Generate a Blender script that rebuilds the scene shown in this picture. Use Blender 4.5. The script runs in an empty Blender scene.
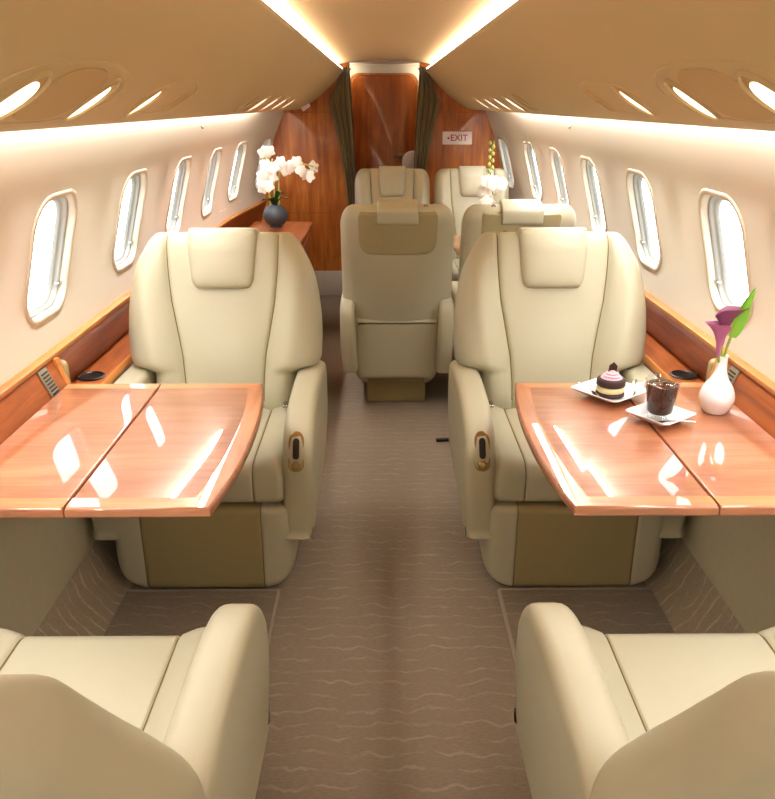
import bpy, bmesh, math, random
from math import sin, cos, pi, sqrt, exp, radians
random.seed(7)
SC = bpy.context.scene
COL = SC.collection

# ------------------------------------------------------------------ camera model
F_PX = 780.0
PITCH = math.atan((399.5 - 103) / F_PX)
YAW = math.atan(5.5 * cos(PITCH) / F_PX)
CAM = (-0.02, 0.0, 1.5)

# ------------------------------------------------------------------ small helpers
def lin(r, g, b):
    def c(v):
        v /= 255.0
        return v / 12.92 if v <= .04045 else ((v + .055) / 1.055) ** 2.4
    return (c(r), c(g), c(b), 1.0)

def sstep(a, b, x):
    t = max(0.0, min(1.0, (x - a) / (b - a)))
    return t * t * (3 - 2 * t)

def lerp_table(tab, x):
    if x <= tab[0][0]: return tab[0][1]
    for (a, va), (b, vb) in zip(tab, tab[1:]):
        if x <= b: return va + (vb - va) * (x - a) / (b - a)
    return tab[-1][1]

def catmull(pts, n=8, closed=False):
    out = []
    m = len(pts)
    rng = range(m) if closed else range(m - 1)
    for i in rng:
        if closed:
            p0, p1, p2, p3 = pts[i - 1], pts[i], pts[(i + 1) % m], pts[(i + 2) % m]
        else:
            p0, p1, p2, p3 = pts[max(i - 1, 0)], pts[i], pts[i + 1], pts[min(i + 2, m - 1)]
        for k in range(n):
            t = k / n
            out.append(tuple(.5 * ((2 * b) + (c - a) * t + (2 * a - 5 * b + 4 * c - d) * t * t + (3 * b - a - 3 * c + d) * t ** 3)
                             for a, b, c, d in zip(p0, p1, p2, p3)))
    if not closed: out.append(tuple(pts[-1]))
    return out

def rrect(x0, x1, y0, y1, r, n=6):
    """counter-clockwise rounded rectangle; r may be one radius or four (bl, br, tr, tl)"""
    if not isinstance(r, (tuple, list)): r = (r,) * 4
    out = []
    for (cx, cy, a0, rr) in ((x0 + r[0], y0 + r[0], pi, r[0]), (x1 - r[1], y0 + r[1], 1.5 * pi, r[1]),
                             (x1 - r[2], y1 - r[2], 0, r[2]), (x0 + r[3], y1 - r[3], .5 * pi, r[3])):
        for k in range(n + 1):
            a = a0 + .5 * pi * k / n
            out.append((cx + rr * cos(a), cy + rr * sin(a)))
    return out

def ellipse(cx, cy, a, b, n=40, rot=0):
    return [(cx + a * cos(t) * cos(rot) - b * sin(t) * sin(rot), cy + a * cos(t) * sin(rot) + b * sin(t) * cos(rot))
            for t in (2 * pi * k / n for k in range(n))]

def inset(poly, d):
    n = len(poly); out = []
    for i in range(n):
        ax, ay = poly[i - 1]; bx, by = poly[i]; cx, cy = poly[(i + 1) % n]
        e1 = (bx - ax, by - ay); e2 = (cx - bx, cy - by)
        n1 = (-e1[1], e1[0]); n2 = (-e2[1], e2[0])
        l1 = math.hypot(*n1) or 1; l2 = math.hypot(*n2) or 1
        nx = n1[0] / l1 + n2[0] / l2; ny = n1[1] / l1 + n2[1] / l2
        l = math.hypot(nx, ny) or 1
        out.append((bx + nx / l * d, by + ny / l * d))
    return out

def dense(poly, step=.03):
    out = []
    for (a, b) in zip(poly, poly[1:] + poly[:1]):
        n = max(1, int(math.hypot(b[0] - a[0], b[1] - a[1]) / step))
        out += [(a[0] + (b[0] - a[0]) * k / n, a[1] + (b[1] - a[1]) * k / n) for k in range(n)]
    return out

class MB:
    """collects geometry for ONE mesh object"""
    def __init__(s): s.v = []; s.f = []; s.m = []
    def add(s, vs, fs, mat=0):
        o = len(s.v); s.v += [tuple(p) for p in vs]
        for f in fs:
            s.f.append([i + o for i in f]); s.m.append(mat)
        return s
    def loft(s, rings, mat=0, cap=(True, True), closed=True, matf=None):
        n = len(rings[0]); vs = [p for r in rings for p in r]; o = len(s.v); s.v += [tuple(p) for p in vs]
        for i in range(len(rings) - 1):
            for j in range(n if closed else n - 1):
                k = (j + 1) % n
                s.f.append([o + i * n + j, o + i * n + k, o + (i + 1) * n + k, o + (i + 1) * n + j])
                s.m.append(matf(i, j) if matf else mat)
        if cap[0]: s.f.append([o + j for j in range(n)][::-1]); s.m.append(matf(0, 0) if matf else mat)
        if cap[1]: s.f.append([o + (len(rings) - 1) * n + j for j in range(n)]); s.m.append(matf(len(rings) - 2, 0) if matf else mat)
        return s
    def slab(s, outline, t0, t1, r, fn, mat=0, seg=4, fill=False):
        """outline (ccw 2-D) thickened from t0 to t1 with rounded rims; fn(a, b, t) -> xyz"""
        r = min(r, (t1 - t0) / 2 - 1e-5); rings = []
        for k in range(seg + 1):
            a = .5 * pi * k / seg
            rings.append([fn(p[0], p[1], t0 + r - r * cos(a)) for p in inset(outline, r * (1 - sin(a)))])
        for k in range(seg + 1):
            a = .5 * pi * k / seg
            rings.append([fn(p[0], p[1], t1 - r + r * sin(a)) for p in inset(outline, r * (1 - cos(a)))])
        if fill:
            ca = sum(p[0] for p in outline) / len(outline); cb = sum(p[1] for p in outline) / len(outline)
            ins = inset(outline, r); ks = (.9, .75, .55, .35, .15, .03)
            sc_ = lambda k, t: [fn(ca + (p[0] - ca) * k, cb + (p[1] - cb) * k, t) for p in ins]
            rings = [sc_(k, t0) for k in ks[::-1]] + rings + [sc_(k, t1) for k in ks]
        return s.loft(rings, mat)
    def box(s, x0, x1, y0, y1, z0, z1, r=.005, mat=0):
        return s.slab(rrect(x0, x1, y0, y1, max(r, .0005), 4), z0, z1, r, lambda a, b, t: (a, b, t), mat, 3)
    def tube(s, pts, rad, n=10, mat=0, cap=True):
        rings = []; m = len(pts)
        up = None
        for i, p in enumerate(pts):
            q = pts[min(i + 1, m - 1)]; o = pts[max(i - 1, 0)]
            d = [q[k] - o[k] for k in range(3)]; l = sqrt(sum(c * c for c in d)) or 1; d = [c / l for c in d]
            if up is None: up = (0, 0, 1) if abs(d[2]) < .9 else (0, 1, 0)
            dt = sum(up[k] * d[k] for k in range(3)); a = [up[k] - dt * d[k] for k in range(3)]
            la = sqrt(sum(c * c for c in a)) or 1; a = [c / la for c in a]; up = tuple(a)
            b = [d[1] * a[2] - d[2] * a[1], d[2] * a[0] - d[0] * a[2], d[0] * a[1] - d[1] * a[0]]
            rr = rad[i] if isinstance(rad, (list, tuple)) else rad
            rings.append([tuple(p[k] + rr * (cos(2 * pi * j / n) * a[k] + sin(2 * pi * j / n) * b[k]) for k in range(3)) for j in range(n)])
        return s.loft(rings, mat, (cap, cap))
    def lathe(s, prof, n=32, mat=0, c=(0, 0, 0), cap=(True, True), matf=None):
        return s.loft([[(c[0] + r * cos(2 * pi * j / n), c[1] + r * sin(2 * pi * j / n), c[2] + z) for j in range(n)] for r, z in prof], mat, cap, matf=matf)
    def build(s, name, mats, parent=None, sharp=40, xf=None):
        me = bpy.data.meshes.new(name)
        v = [xf(p) for p in s.v] if xf else s.v
        me.from_pydata(v, [], s.f)
        for m in (mats if isinstance(mats, (list, tuple)) else [mats]): me.materials.append(m)
        for p, mi in zip(me.polygons, s.m): p.material_index = mi; p.use_smooth = len(p.vertices) < 9
        bm = bmesh.new(); bm.from_mesh(me)
        bmesh.ops.remove_doubles(bm, verts=bm.verts, dist=1e-6)
        bmesh.ops.recalc_face_normals(bm, faces=bm.faces)
        bm.to_mesh(me); bm.free()
        try: me.set_sharp_from_angle(angle=radians(sharp))
        except Exception: pass
        o = bpy.data.objects.new(name, me); COL.objects.link(o)
        if parent: o.parent = parent
        return o

def tag(o, label=None, cat=None, group=None, kind=None):
    if label: o['label'] = label
    if cat: o['category'] = cat
    if group: o['group'] = group
    if kind: o['kind'] = kind
    return o

def empty(name, loc=(0, 0, 0), rz=0.0):
    o = bpy.data.objects.new(name, None); COL.objects.link(o)
    o.location = loc; o.rotation_euler = (0, 0, rz); o.empty_display_size = .1
    return o

def struct(o): o['kind'] = 'structure'; return o

# ------------------------------------------------------------------ materials
def new_mat(name):
    m = bpy.data.materials.new(name); m.use_nodes = True
    nt = m.node_tree; b = nt.nodes['Principled BSDF']
    return m, nt, b

def plain(name, col, rough=.5, metal=0.0, noise=.04, nscale=30, bump=0.0, coat=0.0, spec=.5, bscale=None, sheen=0.0):
    m, nt, b = new_mat(name)
    N = nt.nodes.new; L = nt.links.new
    tc = N('ShaderNodeTexCoord'); nz = N('ShaderNodeTexNoise'); nz.inputs['Scale'].default_value = nscale; nz.inputs['Detail'].default_value = 3
    L(tc.outputs['Object'], nz.inputs['Vector'])
    mx = N('ShaderNodeMix'); mx.data_type = 'RGBA'; mx.blend_type = 'MULTIPLY'; mx.inputs['Factor'].default_value = 1
    mx.inputs['A'].default_value = col
    rp = N('ShaderNodeMapRange'); rp.inputs['To Min'].default_value = 1 - noise; rp.inputs['To Max'].default_value = 1 + noise
    L(nz.outputs['Fac'], rp.inputs['Value']); L(rp.outputs['Result'], mx.inputs['B']); L(mx.outputs['Result'], b.inputs['Base Color'])
    b.inputs['Roughness'].default_value = rough; b.inputs['Metallic'].default_value = metal
    b.inputs['Specular IOR Level'].default_value = spec
    b.inputs['Coat Weight'].default_value = coat; b.inputs['Coat Roughness'].default_value = .05
    if sheen: b.inputs['Sheen Weight'].default_value = sheen
    if bump:
        n2 = N('ShaderNodeTexNoise'); n2.inputs['Scale'].default_value = bscale or 350; n2.inputs['Detail'].default_value = 2
        L(tc.outputs['Object'], n2.inputs['Vector'])
        bp = N('ShaderNodeBump'); bp.inputs['Strength'].default_value = bump; bp.inputs['Distance'].default_value = .002
        L(n2.outputs['Fac'], bp.inputs['Height']); L(bp.outputs['Normal'], b.inputs['Normal'])
    return m

def wood(name, dark, mid, light, grain='x', coat=1.0, rough=.35, fig=1.0, coat_ior=1.5):
    m, nt, b = new_mat(name); N = nt.nodes.new; L = nt.links.new
    tc = N('ShaderNodeTexCoord'); mp = N('ShaderNodeMapping')
    sc = {'x': (1.3, 16, 16), 'y': (16, 1.3, 16), 'z': (16, 16, 1.3)}[grain]
    mp.inputs['Scale'].default_value = sc
    L(tc.outputs['Object'], mp.inputs['Vector'])
    n1 = N('ShaderNodeTexNoise'); n1.inputs['Scale'].default_value = 1.6; n1.inputs['Detail'].default_value = 7; n1.inputs['Roughness'].default_value = .62; n1.inputs['Distortion'].default_value = .6
    L(mp.outputs['Vector'], n1.inputs['Vector'])
    m2 = N('ShaderNodeMapping'); m2.inputs['Scale'].default_value = {'x': (1.2, 3.5, 3.5), 'y': (3.5, 1.2, 3.5), 'z': (3.5, 3.5, 1.2)}[grain]
    L(tc.outputs['Object'], m2.inputs['Vector'])
    n2 = N('ShaderNodeTexNoise'); n2.inputs['Scale'].default_value = 1.5; n2.inputs['Detail'].default_value = 4; n2.inputs['Distortion'].default_value = 1.2
    L(m2.outputs['Vector'], n2.inputs['Vector'])
    ad = N('ShaderNodeMix'); ad.data_type = 'FLOAT'; ad.inputs['Factor'].default_value = .45
    L(n1.outputs['Fac'], ad.inputs['A']); L(n2.outputs['Fac'], ad.inputs['B'])
    cr = N('ShaderNodeValToRGB'); e = cr.color_ramp.elements
    w = .17 * fig
    e[0].position = .5 - w; e[0].color = dark; e[1].position = .5 + w; e[1].color = light
    x = e.new(.5); x.color = mid
    L(ad.outputs['Result'], cr.inputs['Fac']); L(cr.outputs['Color'], b.inputs['Base Color'])
    b.inputs['Roughness'].default_value = rough
    b.inputs['Coat Weight'].default_value = coat; b.inputs['Coat Roughness'].default_value = .015; b.inputs['Coat IOR'].default_value = coat_ior
    return m

def carpet(name, base, line, axis='y', period=.05, amt=.55):
    m, nt, b = new_mat(name); N = nt.nodes.new; L = nt.links.new
    tc = N('ShaderNodeTexCoord'); sp = N('ShaderNodeSeparateXYZ'); L(tc.outputs['Object'], sp.inputs['Vector'])
    def math_(op, a, bb=None):
        n = N('ShaderNodeMath'); n.operation = op
        for i, v in enumerate((a, bb)):
            if v is None: continue
            if isinstance(v, (int, float)): n.inputs[i].default_value = v
            else: L(v, n.inputs[i])
        return n.outputs[0]
    mp = N('ShaderNodeMapping'); L(tc.outputs['Object'], mp.inputs['Vector'])
    mp.inputs['Scale'].default_value = (9, 6, 6) if axis == 'y' else (6, 9, 6)
    wob = N('ShaderNodeTexNoise'); wob.inputs['Scale'].default_value = 1.4; wob.inputs['Detail'].default_value = 2; L(mp.outputs['Vector'], wob.inputs['Vector'])
    co = sp.outputs['Y' if axis == 'y' else 'X']
    a = math_('ADD', co, math_('MULTIPLY', wob.outputs['Fac'], .075))
    fr = math_('FRACT', math_('DIVIDE', a, period))
    d = math_('ABSOLUTE', math_('SUBTRACT', fr, .5))
    ln = N('ShaderNodeMapRange'); ln.inputs['From Min'].default_value = .03; ln.inputs['From Max'].default_value = .12; ln.inputs['To Min'].default_value = 1; ln.inputs['To Max'].default_value = 0
    L(d, ln.inputs['Value'])
    mk = N('ShaderNodeTexNoise'); mk.inputs['Scale'].default_value = 14; mk.inputs['Detail'].default_value = 2; L(tc.outputs['Object'], mk.inputs['Vector'])
    mr = N('ShaderNodeMapRange'); mr.inputs['From Min'].default_value = .38; mr.inputs['From Max'].default_value = .62; mr.inputs['To Max'].default_value = amt; L(mk.outputs['Fac'], mr.inputs['Value'])
    fac = math_('MULTIPLY', ln.outputs['Result'], mr.outputs['Result'])
    mx = N('ShaderNodeMix'); mx.data_type = 'RGBA'; mx.inputs['A'].default_value = base; mx.inputs['B'].default_value = line
    L(fac, mx.inputs['Factor'])
    # fine pile ribs
    rib = N('ShaderNodeTexNoise'); rib.inputs['Scale'].default_value = 1; rib.inputs['Detail'].default_value = 3
    m3 = N('ShaderNodeMapping'); m3.inputs['Scale'].default_value = (60, 260, 100) if axis == 'y' else (260, 60, 100); L(tc.outputs['Object'], m3.inputs['Vector']); L(m3.outputs['Vector'], rib.inputs['Vector'])
    r2 = N('ShaderNodeMapRange'); r2.inputs['To Min'].default_value = .72; r2.inputs['To Max'].default_value = 1.28; L(rib.outputs['Fac'], r2.inputs['Value'])
    m4 = N('ShaderNodeMix'); m4.data_type = 'RGBA'; m4.blend_type = 'MULTIPLY'; m4.inputs['Factor'].default_value = 1
    L(mx.outputs['Result'], m4.inputs['A']); L(r2.outputs['Result'], m4.inputs['B']); L(m4.outputs['Result'], b.inputs['Base Color'])
    bp = N('ShaderNodeBump'); bp.inputs['Strength'].default_value = .5; bp.inputs['Distance'].default_value = .004
    L(rib.outputs['Fac'], bp.inputs['Height']); L(bp.outputs['Normal'], b.inputs['Normal'])
    b.inputs['Roughness'].default_value = .95; b.inputs['Specular IOR Level'].default_value = .1
    b.inputs['Sheen Weight'].default_value = .3
    return m

def emit(name, col, strength):
    m, nt, b = new_mat(name)
    b.inputs['Base Color'].default_value = col; b.inputs['Emission Color'].default_value = col
    b.inputs['Emission Strength'].default_value = strength; b.inputs['Roughness'].default_value = .4
    return m

def clear(name, tint, refl=.08, rough=.0):
    """thin clear pane: mostly transparent with a glossy sheen"""
    m, nt, b = new_mat(name); N = nt.nodes.new; L = nt.links.new
    nt.nodes.remove(b); out = nt.nodes['Material Output']
    t = N('ShaderNodeBsdfTransparent'); t.inputs['Color'].default_value = tint
    g = N('ShaderNodeBsdfGlossy'); g.inputs['Roughness'].default_value = rough
    mx = N('ShaderNodeMixShader'); fr = N('ShaderNodeLayerWeight'); fr.inputs['Blend'].default_value = .5
    pw = N('ShaderNodeMath'); pw.operation = 'POWER'; pw.inputs[1].default_value = 3.0; L(fr.outputs['Facing'], pw.inputs[0])
    ml = N('ShaderNodeMath'); ml.operation = 'MULTIPLY_ADD'; ml.inputs[1].default_value = refl * 5; ml.inputs[2].default_value = refl * .5; ml.use_clamp = True
    L(pw.outputs[0], ml.inputs[0]); L(ml.outputs[0], mx.inputs['Fac'])
    L(t.outputs['BSDF'], mx.inputs[1]); L(g.outputs['BSDF'], mx.inputs[2]); L(mx.outputs['Shader'], out.inputs['Surface'])
    return m

M = {}
M['leather'] = plain('leather_cream', lin(190, 186, 163), .40, noise=.03, nscale=6, bump=.12, bscale=420, spec=.4)
M['leather_dark'] = plain('leather_dark', lin(160, 146, 106), .48, noise=.03, nscale=6, bump=.12, bscale=420, spec=.35)
M['seam'] = plain('seam_thread', lin(128, 112, 78), .7)
M['leather_mid'] = plain('leather_mid', lin(168, 157, 122), .46, noise=.03, nscale=6, bump=.12, bscale=420, spec=.35)
M['wall'] = plain('wall_cream', lin(231, 226, 213), .62, noise=.015, nscale=3, spec=.3)
M['dado'] = plain('wall_dado', lin(198, 190, 162), .85, noise=.05, nscale=40, spec=.15)
M['overhead'] = plain('overhead_tan', lin(192, 168, 124), .55, noise=.02, nscale=3, spec=.3)
M['overhead_panel'] = plain('speaker_tan', lin(186, 156, 108), .6, noise=.25, nscale=500, spec=.3)
M['ceil'] = plain('ceiling_cream', lin(202, 174, 130), .6, noise=.02, nscale=3, spec=.3)
M['table'] = wood('table_wood', lin(138, 84, 54), lin(170, 110, 76), lin(194, 136, 100), 'x', fig=1.1, coat_ior=1.62)
M['table_edge_x'] = wood('table_edge_x', lin(164, 100, 58), lin(200, 134, 84), lin(222, 160, 112), 'x', coat_ior=1.62)
M['table_edge_y'] = wood('table_edge_y', lin(144, 82, 42), lin(186, 114, 64), lin(212, 144, 92), 'y', coat_ior=1.62)
M['ledge'] = wood('ledge_wood', lin(104, 48, 16), lin(146, 78, 32), lin(178, 106, 52), 'y', rough=.45, coat=.15)
M['ledge_trim'] = wood('ledge_trim', lin(150, 88, 36), lin(186, 122, 58), lin(206, 144, 78), 'y', rough=.4, coat=.3)
M['bulk'] = wood('bulkhead_wood', lin(130, 62, 18), lin(178, 100, 36), lin(212, 138, 62), 'z', rough=.35, coat=.35)
M['door'] = wood('door_wood', lin(116, 50, 14), lin(164, 84, 28), lin(196, 116, 48), 'z', coat=.5, rough=.3)
M['credenza'] = wood('credenza_wood', lin(110, 46, 14), lin(158, 78, 28), lin(190, 108, 46), 'y', rough=.3)
M['carpet'] = carpet('carpet_aisle', lin(136, 121, 105), lin(194, 180, 160), 'y', .050, .28)
M['carpet_inlay'] = carpet('carpet_inlay', lin(130, 115, 98), lin(190, 176, 156), 'y', .050, .28)
M['carpet_kick'] = carpet('carpet_kick', lin(168, 152, 128), lin(220, 206, 182), 'y', .045, .6)
M['carpet_edge'] = plain('carpet_edge', lin(164, 152, 136), .9)
M['curtain'] = plain('curtain_olive', lin(112, 96, 60), .85, noise=.1, sheen=.4)
M['chrome'] = plain('chrome', lin(200, 196, 188), .2, 1.0)
M['bronze'] = plain('bronze_metal', lin(150, 126, 86), .28, 1.0)
M['black'] = plain('black_plastic', lin(18, 17, 16), .35)
M['dark'] = plain('dark_slot', lin(40, 32, 22), .7)
M['grille'] = plain('grille_grey', lin(150, 146, 132), .4, .6)
M['white'] = plain('white_ceramic', lin(238, 242, 246), .18, noise=.01, coat=.6)
M['frame'] = plain('window_frame', lin(206, 194, 174), .5, noise=.01)
M['shade'] = plain('window_liner', lin(168, 168, 160), .45, noise=.02)
M['pane'] = clear('window_pane', (.97, .985, 1, 1), .05)
M['glass'] = clear('tumbler_glass', (.97, .98, .98, 1), .08)
M['strip'] = emit('light_strip_white', (1, .93, .82, 1), 9)
M['lamp'] = emit('reading_lamp', (1, .90, .72, 1), 2.2)
M['lamp_dim'] = emit('reading_lamp_dim', (1, .74, .42, 1), .35)
M['plate_w'] = M['white']
M['cake'] = plain('chocolate_cake', lin(52, 26, 20), .6, noise=.25, nscale=120)
M['cream'] = plain('vanilla_cream', lin(238, 222, 170), .6)
M['pink'] = plain('pink_cream', lin(226, 186, 200), .5)
M['choc'] = plain('chocolate_piece', lin(56, 34, 34), .4)
M['purple'] = plain('calla_purple', lin(160, 96, 140), .5, noise=.2, nscale=25)
M['purple_d'] = plain('calla_dark', lin(122, 66, 98), .5, noise=.2, nscale=25)
M['stem'] = plain('stem_green', lin(134, 160, 72), .5)
M['leaf'] = plain('leaf_green', lin(112, 168, 44), .4, noise=.2, nscale=20)
M['leaf_d'] = plain('leaf_dark', lin(50, 78, 34), .4, noise=.2, nscale=20)
M['petal'] = plain('orchid_white', lin(250, 248, 240), .5, noise=.02)
M['bud'] = plain('orchid_bud', lin(196, 200, 110), .5)
M['pot'] = plain('slate_pot', lin(58, 66, 76), .45, noise=.08)
M['sign'] = plain('sign_white', lin(240, 226, 218), .5, noise=.0)
M['red'] = plain('sign_red', lin(170, 40, 40), .5)
M['baseb'] = plain('baseboard_grey', lin(206, 198, 184), .6)
m_, nt_, b_ = new_mat('cola'); b_.inputs['Base Color'].default_value = lin(70, 30, 12); b_.inputs['Roughness'].default_value = .05; b_.inputs['Coat Weight'].default_value = .0; b_.inputs['Specular IOR Level'].default_value = .2
nz_ = nt_.nodes.new('ShaderNodeTexNoise'); nz_.inputs['Scale'].default_value = 38
cr_ = nt_.nodes.new('ShaderNodeValToRGB'); cr_.color_ramp.elements[0].color = lin(34, 14, 6); cr_.color_ramp.elements[0].position = .52
cr_.color_ramp.elements[1].color = lin(150, 72, 26); cr_.color_ramp.elements[1].position = .72
nt_.links.new(nz_.outputs['Fac'], cr_.inputs['Fac']); nt_.links.new(cr_.outputs['Color'], b_.inputs['Base Color']); M['cola'] = m_
M['ice'] = clear('ice', (.9, .8, .66, 1), .16)

# ------------------------------------------------------------------ the shell
Y0, Y1 = -1.3, 6.4
WALLP = [(.10, .955), (.30, .975), (.50, .978), (.61, .972), (.612, 1.05), (.79, 1.045), (.92, 1.035), (1.0, 1.02), (1.08, 1.0), (1.17, .972), (1.25, .945), (1.34, .905), (1.43, .870), (1.50, .852), (1.56, .845)]
_lo = [p for p in WALLP if p[0] < .7]
WALLP = _lo + catmull([p for p in WALLP if p[0] > .7], 8)
def taper(y): return .09 * sstep(5.0, 6.5, y)
def wall_x(z, y): return lerp_table(WALLP, z) - taper(y)

WIN_Y = [2.31 + .765 * i for i in range(-3, 6)]
WIN_Y = [y for y in WIN_Y if y > -.3 and y < 6.3]
WZ0, WZ1 = .86, 1.30     # band that holds the windows
ZC = 1.074; WHW, WHH = .150, .174

def win_outline(yc, n=10, grow=0.0):
    """near edge rounder than far edge; ccw in (y, z)"""
    w = WHW + grow; h = WHH + grow
    return rrect(yc - w, yc + w, ZC - h, ZC + h, .085 + grow, n)

def wall(side):
    s = 1 if side == 'right' else -1
    mb = MB()
    ys = [Y0 + (Y1 - Y0) * k / 60 for k in range(61)]
    def sheet(zs, mat):
        rings = [[(s * wall_x(z, y), y, z) for z in zs] for y in ys]
        mb.loft(rings, mat, (False, False), closed=False)
    sheet([.10, .2, .3, .4, .5, .61], 1)
    sheet([.775, .79, WZ0], 0)
    sheet([WZ1, 1.34, 1.385, 1.43, 1.48, 1.56], 0)
    # window band: cells with a rounded hole
    edges = [Y0]
    for a, b in zip(WIN_Y, WIN_Y[1:]): edges.append((a + b) / 2)
    edges.append(Y1)
    for i, yc in enumerate(WIN_Y):
        inner = win_outline(yc)
        a, b = edges[i], edges[i + 1]
        outer = []
        for (y, z) in inner:
            dy, dz = y - yc, z - ZC
            ky = ((b - yc) if dy > 0 else (a - yc)) / dy if abs(dy) > 1e-6 else 1e9
            kz = ((WZ1 - ZC) if dz > 0 else (WZ0 - ZC)) / dz if abs(dz) > 1e-6 else 1e9
            k = min(ky, kz); outer.append((yc + dy * k, ZC + dz * k))
        # make sure the corners exist: snap the nearest outer points to the corners
        for cy_, cz_ in ((a, WZ0), (b, WZ0), (b, WZ1), (a, WZ1)):
            j = min(range(len(outer)), key=lambda q: (outer[q][0] - cy_) ** 2 + (outer[q][1] - cz_) ** 2)
            outer[j] = (cy_, cz_)
        rings = []
        for k in range(9):
            t = k / 8
            rings.append([(s * wall_x(o[1] + (q[1] - o[1]) * t, o[0] + (q[0] - o[0]) * t), o[0] + (q[0] - o[0]) * t, o[1] + (q[1] - o[1]) * t) for o, q in zip(outer, inner)])
        mb.loft(rings, 0, (False, False))
    o = mb.build('wall_' + side, [M['wall'], M['dado']], sharp=60)
    me = o.data; bm = bmesh.new(); bm.from_mesh(me)
    for f in bm.faces:
        if f.normal.x * s > 0: f.normal_flip()
    bm.to_mesh(me); bm.free()
    me.shade_smooth()
    nrm = []
    for v in me.vertices:
        y, z = v.co.y, v.co.z; h = .004
        if z < .7: z0, z1 = max(z - h, .1), min(z + h, .61)
        else: z0, z1 = max(z - h, .775), z + h
        dz = (wall_x(z1, y) - wall_x(z0, y)) / (z1 - z0); dy = (wall_x(z, y + .01) - wall_x(z, y - .01)) / .02
        l = sqrt(1 + dz * dz + dy * dy); nrm.append((-s / l, dy / l, dz / l))
    me.normals_split_custom_set_from_vertices(nrm)
    struct(o)
    return o
wall('left'); wall('right')

# windows
def window(idx, side, yc):
    s = 1 if side == 'right' else -1
    def P(y, z, d): # d: outward from the wall liner
        return (s * (wall_x(z, y) + d), y, z)
    e = empty('window_%d' % idx); struct(e)
    # soft flange standing proud of the liner, rolling into the opening
    mb = MB(); rings = []
    for g, d in ((.016, .001), (.014, -.003), (.010, -.0045), (.005, -.0045), (0, -.005), (-.003, .002), (-.004, .012), (-.005, .024)):
        rings.append([P(y, z, d) for y, z in win_outline(yc, 10, g)])
    mb.loft(rings, 0, (False, False)); mb.build('frame', M['frame'], e, sharp=80)
    # liner ring with the shade track
    mb = MB(); rings = []
    for g, d in ((-.005, .018), (-.009, .0195), (-.011, .026), (-.012, .034), (-.015, .036), (-.018, .040), (-.019, .050)):
        rings.append([P(y, z, d) for y, z in win_outline(yc, 10, g)])
    mb.loft(rings, 0, (False, False)); mb.build('shade_track', M['shade'], e, sharp=75)
    mb = MB()
    mb.loft([[P(y, z, .0235) for y, z in win_outline(yc, 10, -.0045)], [P(y, z, .0235) for y, z in win_outline(yc, 10, -.010)]], 0, (False, False))
    mb.build('gasket', M['dark'], e)
    mb = MB(); pts = win_outline(yc, 10, -.0185)
    mb.add([P(y, z, .046) for y, z in pts], [list(range(len(pts)))]); mb.build('pane', M['pane'], e)
    # small shade latch on the far lower corner of the track
    mb = MB(); zz = ZC - .105; yy = yc + WHW - .016
    q = P(yy, zz, .018)
    mb.box(q[0] - .008, q[0] + .008, yy - .012, yy + .012, zz - .004, zz + .004, .002); mb.build('latch', M['chrome'], e)
    # portal for the daylight
    ld = bpy.data.lights.new('window_daylight', 'AREA'); ld.shape = 'RECTANGLE'; ld.size = .36; ld.size_y = .30
    ld.cycles.is_portal = True
    lo = bpy.data.objects.new('window_daylight', ld); COL.objects.link(lo)
    lo.location = (s * (wall_x(ZC, yc) + .10), yc, ZC); lo.rotation_euler = (0, s * radians(90), 0)
k = 0
for side in ('left', 'right'):
    for y in WIN_Y:
        k += 1; window(k, side, y)

# floor, inlays, kick strips
mb = MB(); mb.box(-1.1, 1.1, Y0 - .1, 7.3, -.05, 0, .002); struct(mb.build('floor', M['carpet']))
for side, s in (('left', -1), ('right', 1)):
    x0, x1 = sorted((s * .36, s * .86))
    mb = MB(); mb.box(x0, x1, -1.2, 2.17, .0005, .008, .003)
    o = mb.build('trim_1' if s < 0 else 'trim_2', M['carpet_inlay']); struct(o)
    mb = MB()
    mb.box(s * .36 - .006, s * .36 + .006, -1.2, 2.17, .0005, .010, .003); mb.box(x0, x1, 2.165, 2.177, .0005, .010, .003)
    mb.build('edge_binding', M['carpet_edge'], o)
    mb = MB()
    prof = catmull([(.855, .0), (.875, .012), (.925, .075), (.957, .15), (.963, .17)], 5)
    mb.loft([[(s * (x - taper(y)), y, z) for x, z in prof] for y in [Y0 + (Y1 - Y0) * k / 40 for k in range(41)]], 0, (False, False), closed=False)
    struct(mb.build('baseboard_' + side, M['carpet_kick'], sharp=70))

# overhead side panels: a shaped sweep from the cove lip up to the light strip
OVER = catmull([(.765, 1.485), (.752, 1.462), (.735, 1.452), (.690, 1.452), (.645, 1.461), (.590, 1.487), (.50, 1.545), (.41, 1.622), (.345, 1.688), (.312, 1.722)], 6)
for side, s in (('left', -1), ('right', 1)):
    mb = MB()
    pts = [(.86, 1.555), (.79, 1.555)] + OVER + [(.312, 1.735), (.33, 1.735)]
    mb.loft([[(s * x, y, z) for x, z in pts] for y in (Y0, 0, 2, 4, Y1)], 0, (False, False), closed=False)
    struct(mb.build('ceiling_' + side, M['overhead'], sharp=60))
mb = MB()
CEIL = [(-.40, 1.765), (-.35, 1.775), (-.25, 1.790), (-.12, 1.800), (0, 1.803), (.12, 1.800), (.25, 1.790), (.35, 1.775), (.40, 1.765)]
mb.loft([[(x, y, z) for x, z in CEIL] for y in (Y0, 0, 2, 4, Y1 + .05)], 0, (False, False), closed=False)
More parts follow.
